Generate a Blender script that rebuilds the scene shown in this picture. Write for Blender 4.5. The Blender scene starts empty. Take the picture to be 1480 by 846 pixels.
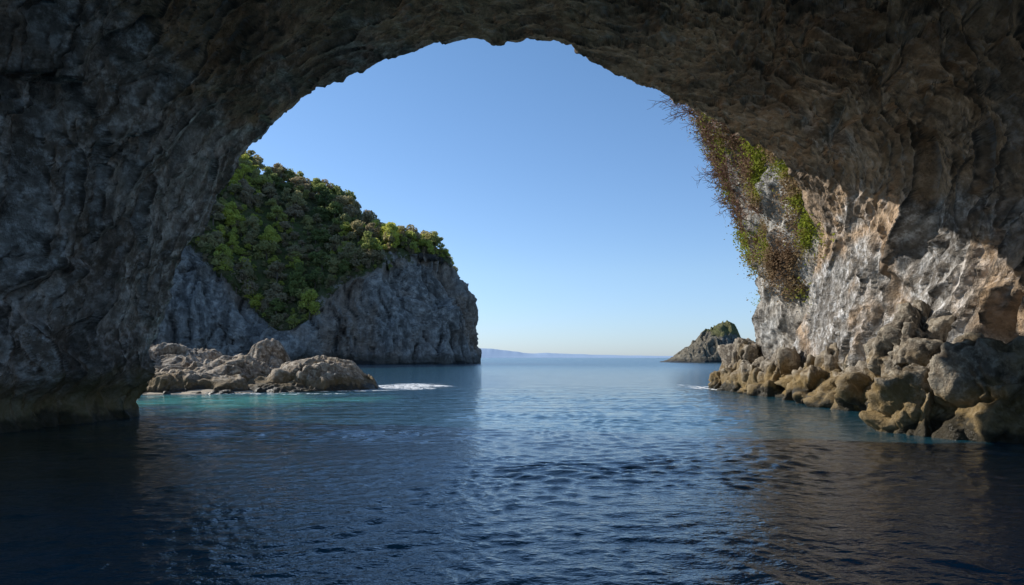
import bpy, math, random
import numpy as np
from mathutils import Vector
random.seed(7); rng=np.random.default_rng(7)
U=np.uint64
# ---------------------------------------------------------------- noise
def hsh(ix,iy,iz,s):
    n=(ix.astype(np.int64)*73856093)^(iy.astype(np.int64)*19349663)^(iz.astype(np.int64)*83492791)^np.int64((s*2654435761)&0x7fffffff)
    n=n.astype(np.uint64)&U(0xffffffff)
    n=(n^(n>>U(15)))*U(2246822519)&U(0xffffffff)
    n=(n^(n>>U(13)))*U(3266489917)&U(0xffffffff)
    n=n^(n>>U(16))
    return n.astype(np.float64)/4294967295.0
def vnoise(p,s=0):
    f=np.floor(p); t=p-f; t=t*t*t*(t*(t*6-15)+10); i=f.astype(np.int64)
    r=0
    for a in (0,1):
        wx=t[:,0] if a else 1-t[:,0]
        for b in (0,1):
            wy=t[:,1] if b else 1-t[:,1]
            for c in (0,1):
                wz=t[:,2] if c else 1-t[:,2]
                r=r+wx*wy*wz*hsh(i[:,0]+a,i[:,1]+b,i[:,2]+c,s)
    return r*2-1
def fbm(p,o=4,s=0,g=0.5):
    r=0;a=1;m=0
    for k in range(o):
        r=r+a*vnoise(p*(2.03**k)+k*17.3,s+k); m+=a; a*=g
    return r/m
def ridged(p,o=4,s=0):
    r=0;a=1;m=0
    for k in range(o):
        r=r+a*(1-2*np.abs(vnoise(p*(2.1**k)+k*9.1,s+k))); m+=a; a*=0.5
    return r/m
def facet(p,s=0,tilt=1.0,bw=.16,step=.4,crack=.10):
    f=np.floor(p).astype(np.int64)
    n=len(p); b1=np.full(n,1e9); b2=np.full(n,1e9)
    i1=np.zeros((n,3),np.int64); c1=np.zeros((n,3)); i2=i1.copy(); c2=c1.copy()
    for dx in(-1,0,1):
        for dy in(-1,0,1):
            for dz in(-1,0,1):
                I=f+np.array([dx,dy,dz])
                C=I+np.stack([hsh(I[:,0],I[:,1],I[:,2],s+1+q) for q in range(3)],1)
                d=((p-C)**2).sum(1)
                m=d<b1; m2=(~m)&(d<b2)
                b2=np.where(m,b1,np.where(m2,d,b2)); 
                i2[m]=i1[m]; c2[m]=c1[m]; i2[m2]=I[m2]; c2[m2]=C[m2]
                b1=np.where(m,d,b1); i1[m]=I[m]; c1[m]=C[m]
    def ev(ii,cc):
        h=[hsh(ii[:,0],ii[:,1],ii[:,2],s+10+k)*2-1 for k in range(4)]
        q=p-cc
        return h[0]*step+tilt*(q[:,0]*h[1]+q[:,1]*h[2]+q[:,2]*h[3])
    v1=ev(i1,c1); v2=ev(i2,c2)
    e=np.sqrt(b2)-np.sqrt(b1); t=np.clip(e/bw,0,1); t=t*t*(3-2*t)
    return (v1+v2)*.5*(1-t)+v1*t-crack*np.exp(-(e/0.06)**2)
def warp(P,sc,amp,s=50):
    return P+amp*np.stack([vnoise(P/sc+3.1,s),vnoise(P/sc+8.7,s+1),vnoise(P/sc+14.9,s+2)],1)
def sstep(a,b,x):
    t=np.clip((x-a)/(b-a),0,1); return t*t*(3-2*t)
# ---------------------------------------------------------------- mesh helpers
def add_mesh(name,V,F,mat=None,smooth=True,attr=None,parent=None,link=True):
    me=bpy.data.meshes.new(name)
    V=np.asarray(V,np.float32);F=np.asarray(F,np.int32);k=F.shape[1]
    me.vertices.add(len(V)); me.vertices.foreach_set('co',V.ravel())
    me.loops.add(F.size); me.loops.foreach_set('vertex_index',F.ravel())
    me.polygons.add(len(F)); me.polygons.foreach_set('loop_start',np.arange(0,F.size,k,dtype=np.int32))
    me.polygons.foreach_set('loop_total',np.full(len(F),k,np.int32))
    me.polygons.foreach_set('use_smooth',np.full(len(F),smooth,bool))
    if attr is not None:
        for an,av in attr.items():
            a=me.attributes.new(an,'FLOAT','POINT'); a.data.foreach_set('value',np.asarray(av,np.float32))
    me.update(calc_edges=True)
    if mat: me.materials.append(mat)
    if not link: return me
    ob=bpy.data.objects.new(name,me); bpy.context.scene.collection.objects.link(ob)
    if parent: ob.parent=parent
    return ob
def grid_faces(nr,nc,flip=False,wrap=False):
    r=np.arange(nr-1)[:,None]; c=np.arange(nc if wrap else nc-1)[None,:]
    c2=(c+1)%nc
    a=r*nc+c;b=r*nc+c2;d=(r+1)*nc+c;e=(r+1)*nc+c2
    F=np.stack([a,b,e,d],-1).reshape(-1,4)
    return F[:,::-1] if flip else F
def grid_normals(P,nr,nc):
    G=P.reshape(nr,nc,3); du=np.gradient(G,axis=1); dv=np.gradient(G,axis=0)
    N=np.cross(du,dv); N/=np.linalg.norm(N,axis=2,keepdims=True)+1e-9
    return N.reshape(-1,3)
# ---------------------------------------------------------------- materials
class NT:
    def __init__(s,name):
        s.m=bpy.data.materials.new(name); s.m.use_nodes=True; s.t=s.m.node_tree; s.t.nodes.clear()
        s.out=s.n('ShaderNodeOutputMaterial')
    def n(s,ty,**k):
        x=s.t.nodes.new(ty)
        for a,b in k.items(): setattr(x,a,b)
        return x
    def l(s,a,b): s.t.links.new(a,b)
    def val(s,sock,v):
        if hasattr(v,'is_output'): s.l(v,sock)
        else: sock.default_value=v
    def pos(s): return s.n('ShaderNodeNewGeometry').outputs['Position']
    def mapping(s,v,scale=(1,1,1),rot=(0,0,0),loc=(0,0,0)):
        m=s.n('ShaderNodeMapping'); s.l(v,m.inputs['Vector']); m.inputs['Scale'].default_value=scale; m.inputs['Rotation'].default_value=rot; m.inputs['Location'].default_value=loc
        return m.outputs[0]
    def noise(s,v,sc,det=8,rough=.55,dist=0):
        x=s.n('ShaderNodeTexNoise'); s.l(v,x.inputs['Vector']); x.inputs['Scale'].default_value=sc; x.inputs['Detail'].default_value=det; x.inputs['Roughness'].default_value=rough; x.inputs['Distortion'].default_value=dist
        return x.outputs[0]
    def mr(s,v,a,b,c=0,d=1):
        x=s.n('ShaderNodeMapRange'); x.interpolation_type='SMOOTHSTEP'
        s.val(x.inputs[0],v)
        for i,q in enumerate((a,b,c,d)): s.val(x.inputs[i+1],q)
        return x.outputs[0]
    def math(s,op,a,b=0.0):
        x=s.n('ShaderNodeMath',operation=op); s.val(x.inputs[0],a); s.val(x.inputs[1],b); return x.outputs[0]
    def mix(s,f,a,b,bt='MIX'):
        x=s.n('ShaderNodeMix',data_type='RGBA',blend_type=bt); s.val(x.inputs[0],f)
        for i,q in ((6,a),(7,b)):
            if isinstance(q,tuple): q=(*q,1) if len(q)==3 else q
            s.val(x.inputs[i],q)
        return x.outputs[2]
    def bump(s,h,dist,st=1.0,nrm=None):
        x=s.n('ShaderNodeBump'); s.l(h,x.inputs['Height']); x.inputs['Distance'].default_value=dist; x.inputs['Strength'].default_value=st
        if nrm: s.l(nrm,x.inputs['Normal'])
        return x.outputs[0]
    def sep(s,v):
        x=s.n('ShaderNodeSeparateXYZ'); s.l(v,x.inputs[0]); return x.outputs
    def principled(s,col,rough=.9,nrm=None,spec=.3):
        x=s.n('ShaderNodeBsdfPrincipled'); s.val(x.inputs['Base Color'],(*col,1) if isinstance(col,tuple) and len(col)==3 else col); s.val(x.inputs['Roughness'],rough)
        x.inputs['Specular IOR Level'].default_value=spec
        if nrm: s.l(nrm,x.inputs['Normal'])
        return x
def rock_mat(name,c1,c2,c3,ochre,oamt=.45,S=1.0,tide=None,bumpd=.12,point=True,veg=None,streak=True,srot=(0.15,0.1,0),sscale=(1.1,1.1,.16),oth=.48,ocz=False,cr=(.44,.68),vr=(.72,1.22),blotch=0):
    k=NT(name); P=k.pos()
    a=k.noise(P,.35*S,4,.65,.3); b=k.noise(P,2.2*S,5,.74); c=k.noise(P,.12*S,3,.6,.5)
    if ocz:
        sxyz=k.sep(P)
        c=k.math('ADD',c,k.mr(sxyz[2],8,14,-.16,.06)); c=k.math('ADD',c,k.mr(sxyz[0],-16,4,-.10,.03))
    col=k.mix(k.mr(a,.38,.62),c1,c2)
    col=k.mix(k.mr(b,cr[0],cr[1]),col,c3)
    col=k.mix(k.math('MULTIPLY',k.mr(c,oth,oth+.12),oamt),col,ochre)
    if streak:
        st=k.noise(k.mapping(P,tuple(q*S for q in sscale),srot),1.0,5,.7,.2)
        col=k.mix(k.mr(st,.5,.64,0,.7),col,tuple(x*.4 for x in c1))
        col=k.mix(k.mr(st,.44,.3,0,.45),col,c3)
    if blotch:
        bl=k.noise(k.mapping(P,(1,1,.8),(0,0,0),(7,3,5)),.16*S,4,.7,.6)
        col=k.mix(k.mr(bl,.50,.60,0,blotch),col,tuple(x*.25 for x in c1))
    sp=k.mr(b,.3,.7,vr[0],vr[1])
    x=k.n('ShaderNodeVectorMath',operation='SCALE'); k.l(col,x.inputs[0]); k.l(sp,x.inputs['Scale']); col=x.outputs[0]
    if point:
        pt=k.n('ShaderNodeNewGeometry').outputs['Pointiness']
        col=k.mix(k.mr(pt,.495,.43,0,.85),col,tuple(q*.2 for q in c1))  # crevice shade painted into the rock colour from pointiness
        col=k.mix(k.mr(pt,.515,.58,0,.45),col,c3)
    rough=.85
    if tide:
        z=k.sep(P)[2]; zn=k.math('ADD',z,k.mr(a,.3,.7,-tide[3],tide[3]))
        col=k.mix(k.mr(zn,tide[0]*1.6,tide[0]*.8,0,.7),col,tide[1])
        col=k.mix(k.mr(zn,tide[0]*.5,tide[0]*.2,0,.85),col,tide[2])
        rough=k.mr(zn,0.0,tide[0]*.5,.4,.85)
    if veg:
        at=k.n('ShaderNodeAttribute',attribute_name='veg').outputs['Fac']
        vc=k.mix(k.mr(b,.4,.6),veg[0],veg[1])
        col=k.mix(k.mr(k.math('ADD',at,k.mr(b,.3,.7,-.3,.3)),.4,.6),col,vc)
    hgt=k.math('ADD',b,k.math('MULTIPLY',st,-.9)) if (streak and ocz) else b
    n1=k.bump(hgt,bumpd*2.4/S,1.0)
    sh=k.principled(col,rough,n1,.3); k.l(sh.outputs[0],k.out.inputs[0])
    return k.m
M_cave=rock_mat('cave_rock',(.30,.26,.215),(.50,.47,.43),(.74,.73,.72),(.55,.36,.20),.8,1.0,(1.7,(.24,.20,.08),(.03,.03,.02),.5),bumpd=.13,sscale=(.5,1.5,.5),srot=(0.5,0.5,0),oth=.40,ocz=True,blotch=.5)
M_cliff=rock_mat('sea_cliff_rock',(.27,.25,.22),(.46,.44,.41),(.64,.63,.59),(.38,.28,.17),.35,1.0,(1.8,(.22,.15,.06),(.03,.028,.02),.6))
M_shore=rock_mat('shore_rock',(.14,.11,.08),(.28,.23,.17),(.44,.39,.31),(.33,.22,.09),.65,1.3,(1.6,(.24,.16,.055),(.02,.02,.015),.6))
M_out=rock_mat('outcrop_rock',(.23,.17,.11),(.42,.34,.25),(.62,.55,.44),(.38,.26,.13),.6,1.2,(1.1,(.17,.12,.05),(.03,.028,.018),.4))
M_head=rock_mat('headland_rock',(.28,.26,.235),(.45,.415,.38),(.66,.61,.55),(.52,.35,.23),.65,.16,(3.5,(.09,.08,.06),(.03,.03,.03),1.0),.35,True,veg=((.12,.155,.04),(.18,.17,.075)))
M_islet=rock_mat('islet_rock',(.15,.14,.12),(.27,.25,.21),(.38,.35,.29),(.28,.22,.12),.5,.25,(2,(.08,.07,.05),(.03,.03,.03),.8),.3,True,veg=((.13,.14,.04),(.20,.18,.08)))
# ---------------------------------------------------------------- camera
CAMH=3.0
cam=bpy.data.cameras.new('camera'); co=bpy.data.objects.new('camera',cam); bpy.context.scene.collection.objects.link(co)
co.location=(0,0,CAMH); co.rotation_euler=(math.radians(90),0,0)
cam.lens=36*1000/1480; cam.sensor_width=36; cam.shift_y=94/1480; cam.clip_end=60000; cam.clip_start=.1
bpy.context.scene.camera=co
# ---------------------------------------------------------------- cave
lip=np.array([(-19.0,34,-3),(-18.8,34,0),(-18.3,34.5,1.5),(-18.2,35,4.3),(-17.4,35.2,6.7),(-16.4,35.4,9.2),(-15.4,35.6,11.8),(-14.2,36,14.1),(-12.3,36,16.0),(-10.8,36,16.9),(-9,36,18.1),(-6.5,36,19.1),(-3.6,36,19.8),(0,36,20.0),(3,37,20.3),(4.1,37.5,19.7),(7,39,18.95),(10.7,41,18.25),(13.2,42.5,17.75),(15.8,44,17.0),(18.9,46,15.8),(21,48,13.9),(22.4,50,11.3),(22.9,52,7.5),(22.7,55,4),(22.6,57,0),(22.6,57,-3)],float)
def resample(pts,n,sm=5):
    d=np.r_[0,np.cumsum(np.linalg.norm(np.diff(pts,axis=0),axis=1))]; t=np.linspace(0,d[-1],n)
    o=np.stack([np.interp(t,d,pts[:,i]) for i in range(pts.shape[1])],1)
    if sm>1:
        k=np.ones(sm)/sm; e=np.pad(o,((sm//2,sm//2),(0,0)),'edge')
        o=np.stack([np.convolve(e[:,i],k,'valid') for i in range(pts.shape[1])],1)
    return o
NTt=980
L=resample(lip,NTt,25)
vs=np.r_[np.linspace(0,.3,26)[:-1],np.linspace(.3,1,290)]
inner=np.stack([L[:,0]*(1.02-.11*np.tanh(L[:,0]/4)),L[:,2]*1.05+.3*(L[:,2]>0)],1)
Y0=4.0
rows=[]
for v in vs:
    w=np.full(NTt,min((1-v)/.5,1)**.8)
    x=L[:,0]*(1-w)+inner[:,0]*w; z=L[:,2]*(1-w)+inner[:,1]*w
    rows.append(np.stack([x,Y0+v*(L[:,1]-Y0),z],1))
NK=56
for k in np.linspace(0,1,NK)[1:]:
    r=1+.07*k**.7*min(1,k*5)+1.7*max(0,k-.12)**1.6; g=1.2*math.sin(min(k*3,1)*math.pi/2)+3*k
    c=np.array([0,4.0])
    rows.append(np.stack([c[0]+(L[:,0]-c[0])*r,L[:,1]+g,np.where(L[:,2]<0,L[:,2],c[1]+(L[:,2]-c[1])*r)],1))
P=np.concatenate(rows); nr=len(rows)
N=grid_normals(P,nr,NTt)
ax=np.stack([-P[:,0],0*P[:,0],6-P[:,2]],1); sg=np.sign((N*ax).sum(1)[nr//2*NTt+NTt//2]); N*=sg
vrow=np.repeat(np.r_[vs,1+np.linspace(0,1,NK)[1:]],NTt)
nearlip=1-sstep(0.02,.36,np.abs(1-vrow))
W=warp(P,3.5,.9)
def rotxz(W,th):
    R=np.array([[math.cos(th),0,math.sin(th)],[0,1,0],[-math.sin(th),0,math.cos(th)]]); return W@R.T
def rotyz(W,th):
    R=np.array([[1,0,0],[0,math.cos(th),-math.sin(th)],[0,math.sin(th),math.cos(th)]]); return W@R.T
rw=sstep(4,14,P[:,0])[:,None]
Q=rotxz(W,.6)/np.array([7.5,2.4,4.6]); Qr=rotyz(W,-.45)/np.array([3.5,2.4,9])
def mixfacet(q1,q2,s,**kw):
    v=np.zeros(len(P)); r=rw[:,0]
    m=r<.999; v[m]+=(1-r[m])*facet(q1[m],s,**kw)
    m=r>.001; v[m]+=r[m]*facet(q2[m],s+5,**kw)
    return v
d=1.2*fbm(P/11,3,1)*(1-.85*nearlip)
d+=(1.3-.4*rw[:,0])*mixfacet(Q,Qr,100,bw=.09,step=.45,crack=.16)*(1-.82*nearlip)
d+=.50*mixfacet(Q*2.2,Qr*2.3,140,tilt=1.15,bw=.10,crack=.16)*(1-.5*nearlip)
d+=.17*mixfacet(Q*np.array([6,4,5.]),Qr*np.array([4.5,4,5.]),180,tilt=1.25,bw=.12,crack=.16)*(1-.2*nearlip)
d+=.05*facet(warp(P,.4,.1,74)/np.array([.5,.36,.36]),190,1.25,crack=.15)
d+=.46*ridged(Q*np.array([.8,1.7,1.8])*(1-rw)+Qr*np.array([1.6,1.6,.8])*rw,3,7)*(1-.7*nearlip)
d+=.035*fbm(P/.4,4,9,.6)
d+=-1.0*np.exp(-((P[:,2]-.9)/.9)**2)*(P[:,0]<0)
P2=P+N*d[:,None]
add_mesh('sea_cave_arch',P2,grid_faces(nr,NTt),M_cave)
# ---------------------------------------------------------------- right sea cliff
plan=np.array([(27,42),(24.0,47),(23.2,51),(23,56),(22.5,61),(23.5,65),(28,69),(40,74),(62,78),(95,85)],float)
nu,nv=620,340
pl=resample(plan,nu,9)
zz=np.linspace(-3,34,nv)
prof=np.interp(zz,[-3,0,5,10,14,19,23,26,30,34],[-.6,-.2,0,.6,1.3,2.6,4.0,5.2,4.5,-1])
tan=np.gradient(pl,axis=0); tan/=np.linalg.norm(tan,axis=1,keepdims=True)
nrm=np.stack([-tan[:,1],tan[:,0]],1)
P=np.zeros((nv,nu,3)); P[:,:,:2]=pl[None]+nrm[None]*prof[:,None,None]; P[:,:,2]=zz[:,None]; P=P.reshape(-1,3)
N=np.repeat(np.c_[nrm,np.zeros(nu)][None],nv,0).reshape(-1,3)
Q=warp(P,3,.8)
d=.8*fbm(P/7,3,21)+.95*facet(Q/np.array([2.8,2.8,6.5]),200,1.)+.42*facet(Q/np.array([1.3,1.3,2.6]),240,1.1)+.14*facet(Q/.7,280)+.3*ridged(Q/np.array([1.8,1.8,6]),3,23)+.05*fbm(P/.4,3,29)
Pc=P+N*d[:,None]
add_mesh('sea_cliff',Pc,grid_faces(nv,nu),M_cliff)
cliffG=Pc.reshape(nv,nu,3)
# ---------------------------------------------------------------- boulders
def ico(sub):
    import bmesh
    bm=bmesh.new(); bmesh.ops.create_icosphere(bm,subdivisions=sub,radius=1)
    V=np.array([v.co[:] for v in bm.verts]); F=np.array([[v.index for v in f.verts] for f in bm.faces]); bm.free(); return V,F
I6=ico(6); I5=ico(5)
def boulder(c,r,seed,base=I6,rot=0):
    V,F=base; off=np.array([seed*13.7,seed*5.1,seed*9.3])
    X=V+off
    d=.42*facet(warp(X,.7,.2,60)/.85,300,1.2)+.17*facet(X/.40,330,1.2)+.07*facet(X/.17,350)+.14*fbm(X/.9,3,31)+.06*ridged(X/np.array([.8,.8,.3]),3,32)
    W=V*(1+d[:,None]); W=W*np.array(r)
    cs,sn=math.cos(rot),math.sin(rot); W=np.stack([W[:,0]*cs-W[:,1]*sn,W[:,0]*sn+W[:,1]*cs,W[:,2]],1)
    return W+np.array(c),F
for i,(c,r) in enumerate([((18.6,26.2,.9),(2.3,2.3,2.6)),((16.5,27.8,.2),(1.6,1.7,2.2)),((19.9,33,3.2),(2.0,2.2,2.3)),((22.6,66,1.2),(2.3,3.2,3.1)),((18.9,31.2,.2),(1.6,1.9,1.7))]):
    V,F=boulder(c,r,i+1,rot=i*.9); add_mesh('boulder',V,F,M_shore)
Vs=[];Fs=[];o=0
for i in range(42):
    y=31.5+34.5*(i/41)+rng.uniform(-.8,.8); x=21.3+rng.uniform(-1.5,.9)+(.9 if y>40 else 0)
    r=(rng.uniform(.9,2.1),rng.uniform(1.1,2.8),rng.uniform(.9,3.0))
    V,F=boulder((x,y,rng.uniform(-.1,.6)),r,20+i,I5,rng.uniform(-.7,.7)); Vs.append(V);Fs.append(F+o);o+=len(V)
for i in range(8):
    y=rng.uniform(62,70); V,F=boulder((22.4+rng.uniform(-2.5,2),y,.2),(1.3,1.6,rng.uniform(.8,2.2)),80+i,I5,i); Vs.append(V);Fs.append(F+o);o+=len(V)
add_mesh('shore_rock_ledge',np.concatenate(Vs),np.concatenate(Fs),M_shore)
# ---------------------------------------------------------------- left outcrop
gx=np.linspace(-52,-10,520); gy=np.linspace(50,92,420); X,Y=np.meshgrid(gx,gy); 
P=np.stack([X.ravel(),Y.ravel(),0*X.ravel()],1)
def blob(cx,cy,rx,ry,h):
    q=1-((P[:,0]-cx)/rx)**2-((P[:,1]-cy)/ry)**2
    return np.where(q>0,h*q,np.maximum(q*max(h,2.5),-4))
H=np.maximum.reduce([blob(-19.0,67,6.0,6,3.2),blob(-22,64,6,5,1.9),blob(-27,68,7,8,3.2),blob(-35,70,9,10,4.5),blob(-25.5,72,3.2,4,4.8),blob(-44,72,14,14,4.8),blob(-30,62,8,5,1.9),blob(-30,59,10,3,.35)])
Wp=warp(P,3,1.0)
H+=.75*facet(Wp/np.array([4.0,2.6,1]),400,1.)+.38*facet(Wp/np.array([1.6,1.1,1]),440,1.1)+.16*facet(Wp/.6,470)+.4*ridged(P/np.array([7,3,3]),3,41)+.03*fbm(P/.3,3,44)-.35
P[:,2]=np.maximum(H,-3)
add_mesh('rock_outcrop',P,grid_faces(len(gy),len(gx)),M_out)
gx=np.linspace(-60,-19,120); gy=np.linspace(44,80,90); X,Y=np.meshgrid(gx,gy); P=np.stack([X.ravel(),Y.ravel(),0*X.ravel()],1)
P[:,2]=.38-.035*np.maximum(0,60-P[:,1])*3-.10*np.maximum(0,P[:,0]+26)+.1*fbm(P/4,3,5)
k=NT('beach_sand'); pz=k.pos(); k.l(k.principled(k.mix(k.noise(pz,3,4),(.36,.29,.2),(.5,.43,.33)),.9).outputs[0],k.out.inputs[0])
add_mesh('beach',P,grid_faces(len(gy),len(gx)),k.m)
# ---------------------------------------------------------------- headland
T=np.array([(-300,150,60,146,80),(-260,190,62,144,80),(-200,235,66,138,85),(-155,262,66,131,88),(-130,281,56,117,85),(-112,290,30,101,80),(-102,293,13,91,80),(-90,292,17,81,75),(-75,292,36,72,70),(-50,297,49,64,55),(-32,304,50,57,40),(-20,316,49,53,28),(-14,333,47,51,26),(-20,370,42,48,40),(-60,440,40,60,60),(-150,520,40,80,80)],float)
nu=560; B=resample(T,nu,25)
tan=np.gradient(B[:,:2],axis=0); tan/=np.linalg.norm(tan,axis=1,keepdims=True)
inw=np.stack([-tan[:,1],tan[:,0]],1)
nc_,nh=190,190
P=[];VG=[]
for j in range(nc_):
    t=j/nc_; z=-3+t*(B[:,2]+3); o=t*.28*B[:,2]+1.5*math.sin(t*9)
    P.append(np.c_[B[:,:2]+inw*o[:,None],z]); VG.append(np.full(nu,t))
for j in range(nh):
    t=j/(nh-1); o=.28*B[:,2]+B[:,4]*t*1.25; tt=min(t*1.25,1); s=math.sin(tt*math.pi/2)**.9
    z=B[:,2]+(B[:,3]-B[:,2])*s-14*max(0,t-.8)/.2
    P.append(np.c_[B[:,:2]+inw*o[:,None],z]); VG.append(np.full(nu,1+t))
nr=nc_+nh; P=np.concatenate(P); VG=np.concatenate(VG)
N=grid_normals(P,nr,nu); 
if N[(60*nu)+280][1]>0: N=-N
cl=1-sstep(.95,1.15,VG)
Q=warp(P,16,5)
d=2.6*fbm(P/45,3,60)+cl*(6.5*facet(Q/np.array([24,24,60]),500,1,.2)+3.0*facet(Q/np.array([9,9,20]),540,1.1,.1)+1.3*facet(Q/np.array([4,4,7]),580)+1.6*ridged(Q/np.array([10,10,50]),3,61)+.4*fbm(P/2,3,63))+(1-cl)*(1.6*fbm(P/10,3,64)+4*ridged(P/38,2,67))
d*=np.clip((P[:,2]+6)/10,.3,1)
Ph=P+N*d[:,None]
veg=sstep(.88,1.04,VG+.2*fbm(P/18,4,66))
add_mesh('headland',Ph,grid_faces(nr,nu),M_head,attr={'veg':veg})
HG=Ph.reshape(nr,nu,3); VGg=veg.reshape(nr,nu)
# ---------------------------------------------------------------- trees
def leaf_mat(name,ramp,byobj=True,trans=.35,sc=.05):
    k=NT(name)
    if byobj:
        oi=k.n('ShaderNodeObjectInfo'); r=k.math('ADD',k.math('MULTIPLY',oi.outputs['Random'],.6),k.mr(k.noise(oi.outputs['Location'],.025,2),.38,.62,0,.4))
    else: r=k.mr(k.noise(k.pos(),sc,4),.3,.7)
    cr=k.n('ShaderNodeValToRGB'); k.l(r,cr.inputs[0]); e=cr.color_ramp.elements
    while len(e)<len(ramp): e.new(.5)
    for i,(p,c) in enumerate(ramp): e[i].position=p; e[i].color=(*c,1)
    a=k.n('ShaderNodeBsdfDiffuse'); b=k.n('ShaderNodeBsdfTranslucent'); m=k.n('ShaderNodeMixShader'); m.inputs[0].default_value=trans
    k.l(cr.outputs[0],a.inputs[0]);k.l(cr.outputs[0],b.inputs[0]);k.l(a.outputs[0],m.inputs[1]);k.l(b.outputs[0],m.inputs[2]);k.l(m.outputs[0],k.out.inputs[0])
    return k.m
M_leaf=leaf_mat('foliage',[(0,(.20,.24,.10)),(.25,(.31,.35,.12)),(.42,(.44,.38,.21)),(.58,(.48,.38,.26)),(.7,(.50,.52,.14)),(1,(.68,.67,.15))],True,.5)
k=NT('bark'); k.l(k.principled(k.mix(k.noise(k.pos(),6,3),(.10,.07,.05),(.22,.18,.14)),.9).outputs[0],k.out.inputs[0]); M_bark=k.m
def quads(C,size,rr,up=.3):
    n=len(C); a=rr.normal(size=(n,3)); a[:,2]*=.6; a/=np.linalg.norm(a,axis=1,keepdims=True)
    b=rr.normal(size=(n,3)); b=np.cross(a,b); b/=np.linalg.norm(b,axis=1,keepdims=True)
    s=(size*rr.uniform(.6,1.4,n))[:,None]
    V=np.stack([C-a*s-b*s*.5,C+a*s*.2-b*s*.7,C+a*s+b*s*.4,C-a*s*.3+b*s*.7],1).reshape(-1,3)
    return V,np.arange(4*n).reshape(n,4)
def tube(p,q,r0,r1,ns=5):
    p=np.array(p,float);q=np.array(q,float);ax=q-p; ax/=np.linalg.norm(ax)+1e-9
    u=np.cross(ax,[.3,.9,.2]);u/=np.linalg.norm(u);v=np.cross(ax,u)
    an=np.arange(ns)*2*math.pi/ns; ring=np.cos(an)[:,None]*u+np.sin(an)[:,None]*v
    V=np.r_[p+ring*r0,q+ring*r1]; F=np.array([[i,(i+1)%ns,ns+(i+1)%ns,ns+i] for i in range(ns)]); return V,F
protos=[]
for t in range(7):
    rr=np.random.default_rng(100+t); Hh=rr.uniform(7.5,10); Vs=[];Fs=[];o=0
    def push(V,F):
        global o
        Vs.append(V);Fs.append(F+o);o+=len(V)
    top=np.array([rr.uniform(-.6,.6),rr.uniform(-.6,.6),Hh*.55]); push(*tube((0,0,-1.5),top,.28,.16))
    nl=rr.integers(8,13)
    C=[]
    for i in range(nl):
        a=rr.uniform(0,6.28); rad=rr.uniform(.3,1)*3.1; z=Hh*rr.uniform(.38,.88); 
        if i==0: rad=.3; z=Hh*.9
        c=np.array([math.cos(a)*rad,math.sin(a)*rad,z-.25*rad]); push(*tube(top*rr.uniform(.5,1),c,.12,.04,4))
        s=rr.uniform(1.0,1.9); n=120
        g=rr.normal(size=(n,3)); g/=np.linalg.norm(g,axis=1,keepdims=True); g*=rr.uniform(.55,1.05,(n,1))**.6; g*=np.array([1,1,.7])*s
        g*= (1+.25*np.sin(g[:,0:1]*4+i)*np.cos(g[:,1:2]*5))
        C.append(c+g)
    nbark=sum(len(f) for f in Fs)
    C=np.concatenate(C); push(*quads(C,.36,rr))
    me=add_mesh('tree_mesh',np.concatenate(Vs),np.concatenate(Fs),M_leaf,False,link=False)
    me.materials.append(M_bark); mi=np.zeros(len(me.polygons),np.int32); mi[:nbark]=1; me.polygons.foreach_set('material_index',mi)
    protos.append(me)
forest=bpy.data.objects.new('forest',None); bpy.context.scene.collection.objects.link(forest)
cells={};cnt=0
def scatter(ntry,mind,smin,smax,vmin,jmin,jmax):
    global cnt
    for _ in range(ntry):
        j=int(rng.integers(jmin,jmax)); i=int(rng.integers(80,nu-90))
        if VGg[j,i]<vmin: continue
        p=HG[j,i]; key=(int(p[0]//mind),int(p[1]//mind),int(p[2]//mind),mind)
        if key in cells: continue
        cells[key]=1
        ob=bpy.data.objects.new('forest_tree',protos[int(rng.integers(0,len(protos)))]); s=rng.uniform(smin,smax)
        ob.location=(p[0],p[1],p[2]-.8*s); ob.rotation_euler=(rng.uniform(-.1,.1),rng.uniform(-.1,.1),rng.uniform(0,6.28)); ob.scale=(s*rng.uniform(.9,1.25),s*rng.uniform(.9,1.25),s*rng.uniform(.8,1.15))
        ob.parent=forest; bpy.context.scene.collection.objects.link(ob); cnt+=1
scatter(4600,6.8,.5,1.2,.6,nc_-8,nr-20)
scatter(3600,4.2,.25,.45,.45,nc_-25,nc_+70)
print('trees',cnt)
# ---------------------------------------------------------------- right cliff plants
M_shrub=leaf_mat('cliff_shrub_leaves',[(0,(.34,.38,.05)),(.35,(.24,.29,.05)),(.52,(.34,.32,.07)),(.62,(.32,.24,.14)),(1,(.28,.19,.12))],False,.4,.25)
Vs=[];Fs=[];o=0
fl=cliffG.reshape(-1,3); dens=fbm(fl/2.6,3,90)
ok=np.where((fl[:,1]>47)&(fl[:,1]<70)&(fl[:,2]>8.0)&(fl[:,2]<31)&(dens>-.15+.015*(18-fl[:,2])))[0]
pick=rng.choice(ok,800)
C=[]
for ii in pick:
    c=fl[ii]; s=rng.uniform(.25,.9); n=130
    g=rng.normal(size=(n,3))*np.array([.6,.8,.8])*s; g[:,2]-=abs(rng.normal(size=n))*.4*s
    C.append(c+g+np.array([-.2,0,0]))
V,F=quads(np.concatenate(C),.085,rng); add_mesh('cliff_shrubs',V,F,M_shrub,False)
k=NT('twigs'); k.l(k.principled(k.mix(k.noise(k.pos(),2,3),(.18,.10,.07),(.34,.21,.15)),.9).outputs[0],k.out.inputs[0])
Vs=[];Fs=[];o=0
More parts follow.
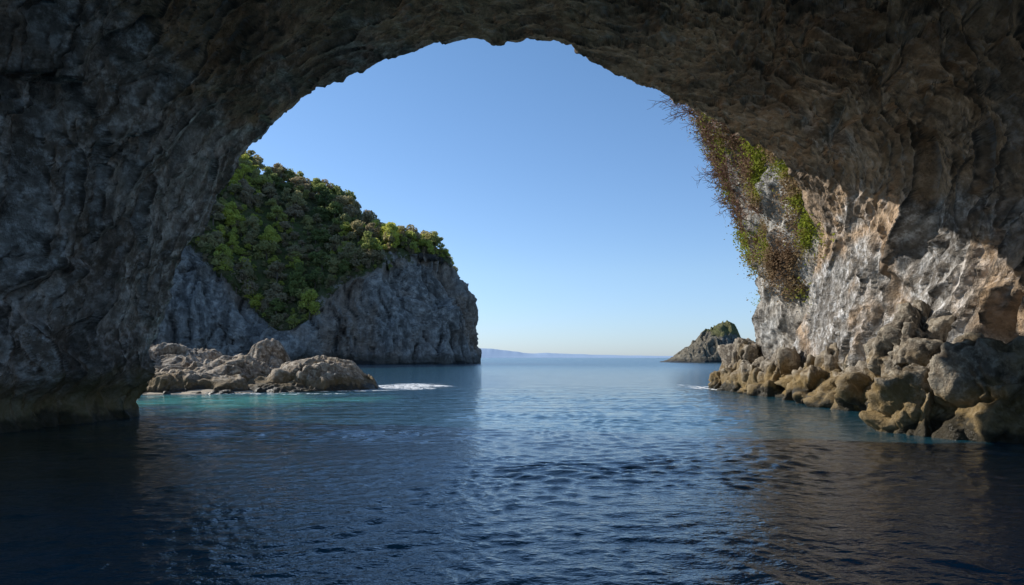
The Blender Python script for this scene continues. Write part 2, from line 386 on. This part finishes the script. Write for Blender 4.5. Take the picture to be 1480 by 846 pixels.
def branch(p,dr,ln,r,dep):
    seg=3; q=np.array(p,float); d_=np.array(dr,float)
    for s in range(seg):
        d_=d_+rng.normal(size=3)*.22+np.array([0,0,.06]); d_/=np.linalg.norm(d_); e=q+d_*ln/seg
        push(*tube(q,e,r*(1-s/seg*.4),r*(1-(s+1)/seg*.4),3)); q=e
        if dep>0:
            for _ in range(2): branch(q,d_+rng.normal(size=3)*.6,ln*rng.uniform(.45,.7),r*.65,dep-1)
ok=np.where((fl[:,1]>56)&(fl[:,1]<66)&(fl[:,2]>13)&(fl[:,2]<30))[0]
for ii in rng.choice(ok,130):
    c=fl[ii]; hgt=(c[2]-13)/14
    branch(c,(-1,-.2,.5+rng.uniform(-.5,.5)),rng.uniform(.7,1.1)+1.7*hgt,.045,2)
add_mesh('bare_shrub',np.concatenate(Vs),np.concatenate(Fs),k.m)
# ---------------------------------------------------------------- islet
gx=np.linspace(84,156,260); gy=np.linspace(405,470,180); X,Y=np.meshgrid(gx,gy); P=np.stack([X.ravel(),Y.ravel(),0*X.ravel()],1)
hx=np.interp(P[:,0],[84,94,97,104,112,120,127,134,138,141,144,148,156],[-5,-4,0.5,5,11,18,22.5,24.5,23,16,7,0,-5])
H=hx*np.clip(1-((P[:,1]-432)/22)**2,-1,1)**1.0
H=np.where(hx<0,hx,H)
H+=np.clip(H/8,0.2,1)*(2.2*facet(warp(P,8,3)/np.array([9,9,1]),700)+1.2*facet(P/np.array([4,4,1]),720)+1.2*ridged(P/9,4,71))
P[:,2]=np.maximum(H,-4)
add_mesh('islet',P,grid_faces(len(gy),len(gx)),M_islet,attr={'veg':sstep(13,21,P[:,2]+6*fbm(P/6,3,72))*.8})
# distant hills
gx=np.linspace(-900,6000,500); gy=np.linspace(9000,10500,14); X,Y=np.meshgrid(gx,gy); P=np.stack([X.ravel(),Y.ravel(),0*X.ravel()],1)
hx=np.interp(P[:,0],[-900,-500,-250,0,300,700,1200,1800,2600,4000,6000],[80,140,130,90,66,68,42,34,20,30,0])*(1+.25*fbm(np.c_[P[:,0]/260,0*P[:,0],0*P[:,0]],4,80))
P[:,2]=hx*np.sin((P[:,1]-9000)/1500*math.pi)-3
k=NT('distant_hills_haze'); k.l(k.principled((.35,.46,.60),1,None,0).outputs[0],k.out.inputs[0])  # aerial haze painted as a pale blue base colour, no real atmosphere
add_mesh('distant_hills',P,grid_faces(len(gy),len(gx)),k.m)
# ---------------------------------------------------------------- water
ang=np.r_[np.linspace(-math.pi,-.80,60)[:-1],np.linspace(-.80,.80,800),np.linspace(.80,math.pi,60)[1:-1]]
rad=[.5,1.5,3,4.5]; 
r=6.0
while r<110: rad.append(r); r*=1.0052
while r<45000: rad.append(r); r*=1.07
rad=np.array(rad); A,Rr=np.meshgrid(ang,rad)
P=np.stack([(np.sin(A)*Rr).ravel(),(np.cos(A)*Rr).ravel(),np.zeros(A.size)],1)
rw_=np.random.default_rng(11); z=np.zeros(len(P)); RR=Rr.ravel()
wx=warp(warp(P,7,1.2,880),1.6,.32,900)
for i in range(80):
    u_=rw_.uniform(0,1); lam=.14*(8)**u_; th=rw_.normal(-1.5,.75 if lam<.5 else .5); kk=2*math.pi/lam
    amp=.0155*lam/ math.sqrt(80)*3.0*(1 if lam<.5 else .8)
    fade=1-sstep(lam*34,lam*90,RR)
    ph=kk*(wx[:,0]*math.cos(th)+wx[:,1]*math.sin(th))+rw_.uniform(0,6.28)
    z+=amp*fade*np.sin(ph)
gust=.85+1.1*fbm(P/np.array([9,4.5,1]),4,910)
P[:,2]=z*np.clip(gust,.4,1.6)
k=NT('sea_water'); ps=k.pos(); s=k.sep(ps)
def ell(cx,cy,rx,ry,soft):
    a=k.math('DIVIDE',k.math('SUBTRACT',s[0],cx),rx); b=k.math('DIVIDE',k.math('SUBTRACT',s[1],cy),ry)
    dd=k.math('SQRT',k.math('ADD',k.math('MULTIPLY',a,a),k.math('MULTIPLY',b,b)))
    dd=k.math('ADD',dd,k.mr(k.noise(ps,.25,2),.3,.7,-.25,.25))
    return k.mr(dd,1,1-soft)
deep=(.012,.060,.090)
col=k.mix(ell(-20,49,14,11,.9),deep,(.07,.34,.30))
col=k.mix(ell(-20,20,18,14,.8),col,(.008,.034,.030))  # dark reflection of the cave painted into the near left water colour
fo=k.noise(k.mapping(ps,(1,.45,1)),1.6,6,.7)
def foam(cx,cy,rx,ry,th): return k.math('MULTIPLY',ell(cx,cy,rx,ry,.6),k.mr(fo,th,th+.06))
f1=foam(-11.5,72,6,10,.44); f2=foam(-21,57.5,9,1.8,.53); f3=foam(19.0,69,2.2,8,.48); f4=foam(-15.5,63,4,2,.5)
fm=k.math('MAXIMUM',k.math('MAXIMUM',f1,f2),k.math('MAXIMUM',f3,f4))
col=k.mix(fm,col,(.8,.82,.82))
dist=k.math('SQRT',k.math('ADD',k.math('MULTIPLY',s[0],s[0]),k.math('MULTIPLY',s[1],s[1])))
w1=k.noise(k.mapping(ps,(1,1.9,1),(0,0,.15)),1.6,4,.6); w2=k.noise(k.mapping(ps,(.7,1.8,1),(0,0,-.25)),.3,3,.6)
n1=k.bump(w1,.10,.8); n2=k.bump(w2,.40,1.0,n1)
mxn=k.n('ShaderNodeMix',data_type='VECTOR'); k.l(k.mr(dist,12,60),mxn.inputs[0]); 
fine=k.bump(k.noise(k.mapping(ps,(1,1.6,1)),4.5,3,.6),.036,.9)
k.l(fine,mxn.inputs[4]); k.l(n2,mxn.inputs[5])
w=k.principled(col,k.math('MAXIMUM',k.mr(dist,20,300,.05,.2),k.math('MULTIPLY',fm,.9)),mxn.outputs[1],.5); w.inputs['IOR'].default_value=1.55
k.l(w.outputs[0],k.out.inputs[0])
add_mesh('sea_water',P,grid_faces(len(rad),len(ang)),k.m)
# ---------------------------------------------------------------- light
S=Vector((-.78,.42,.57)).normalized()
sun=bpy.data.lights.new('sun','SUN'); so=bpy.data.objects.new('sun',sun); bpy.context.scene.collection.objects.link(so)
so.rotation_euler=S.to_track_quat('Z','Y').to_euler(); so.location=S*200; sun.energy=5; sun.angle=math.radians(.5); sun.color=(1,.95,.87)
w=bpy.data.worlds.new('World'); bpy.context.scene.world=w; w.use_nodes=True; nt=w.node_tree
sk=nt.nodes.new('ShaderNodeTexSky'); sk.sky_type='NISHITA'; sk.sun_disc=False; sk.sun_elevation=math.asin(S.z); sk.sun_rotation=math.atan2(S.x,S.y)
sk.air_density=1.0; sk.dust_density=.3; sk.ozone_density=2.0
bg=nt.nodes['Background']
tc=nt.nodes.new('ShaderNodeTexCoord'); sp=nt.nodes.new('ShaderNodeSeparateXYZ'); nt.links.new(tc.outputs['Generated'],sp.inputs[0])
cr=nt.nodes.new('ShaderNodeValToRGB'); nt.links.new(sp.outputs[2],cr.inputs[0]); e=cr.color_ramp.elements
e[0].position=0; e[0].color=(.60,.76,1.18,1); e[1].position=.45; e[1].color=(.66,.84,.97,1); e2=e.new(.12); e2.color=(.73,.85,1.05,1)
mx=nt.nodes.new('ShaderNodeMix'); mx.data_type='RGBA'; mx.blend_type='MULTIPLY'; mx.inputs[0].default_value=1
nt.links.new(sk.outputs[0],mx.inputs[6]); nt.links.new(cr.outputs[0],mx.inputs[7])
nt.links.new(mx.outputs[2],bg.inputs[0]); bg.inputs[1].default_value=.15
sc=bpy.context.scene; sc.view_settings.view_transform='Standard'; sc.view_settings.look='None'; sc.view_settings.exposure=0
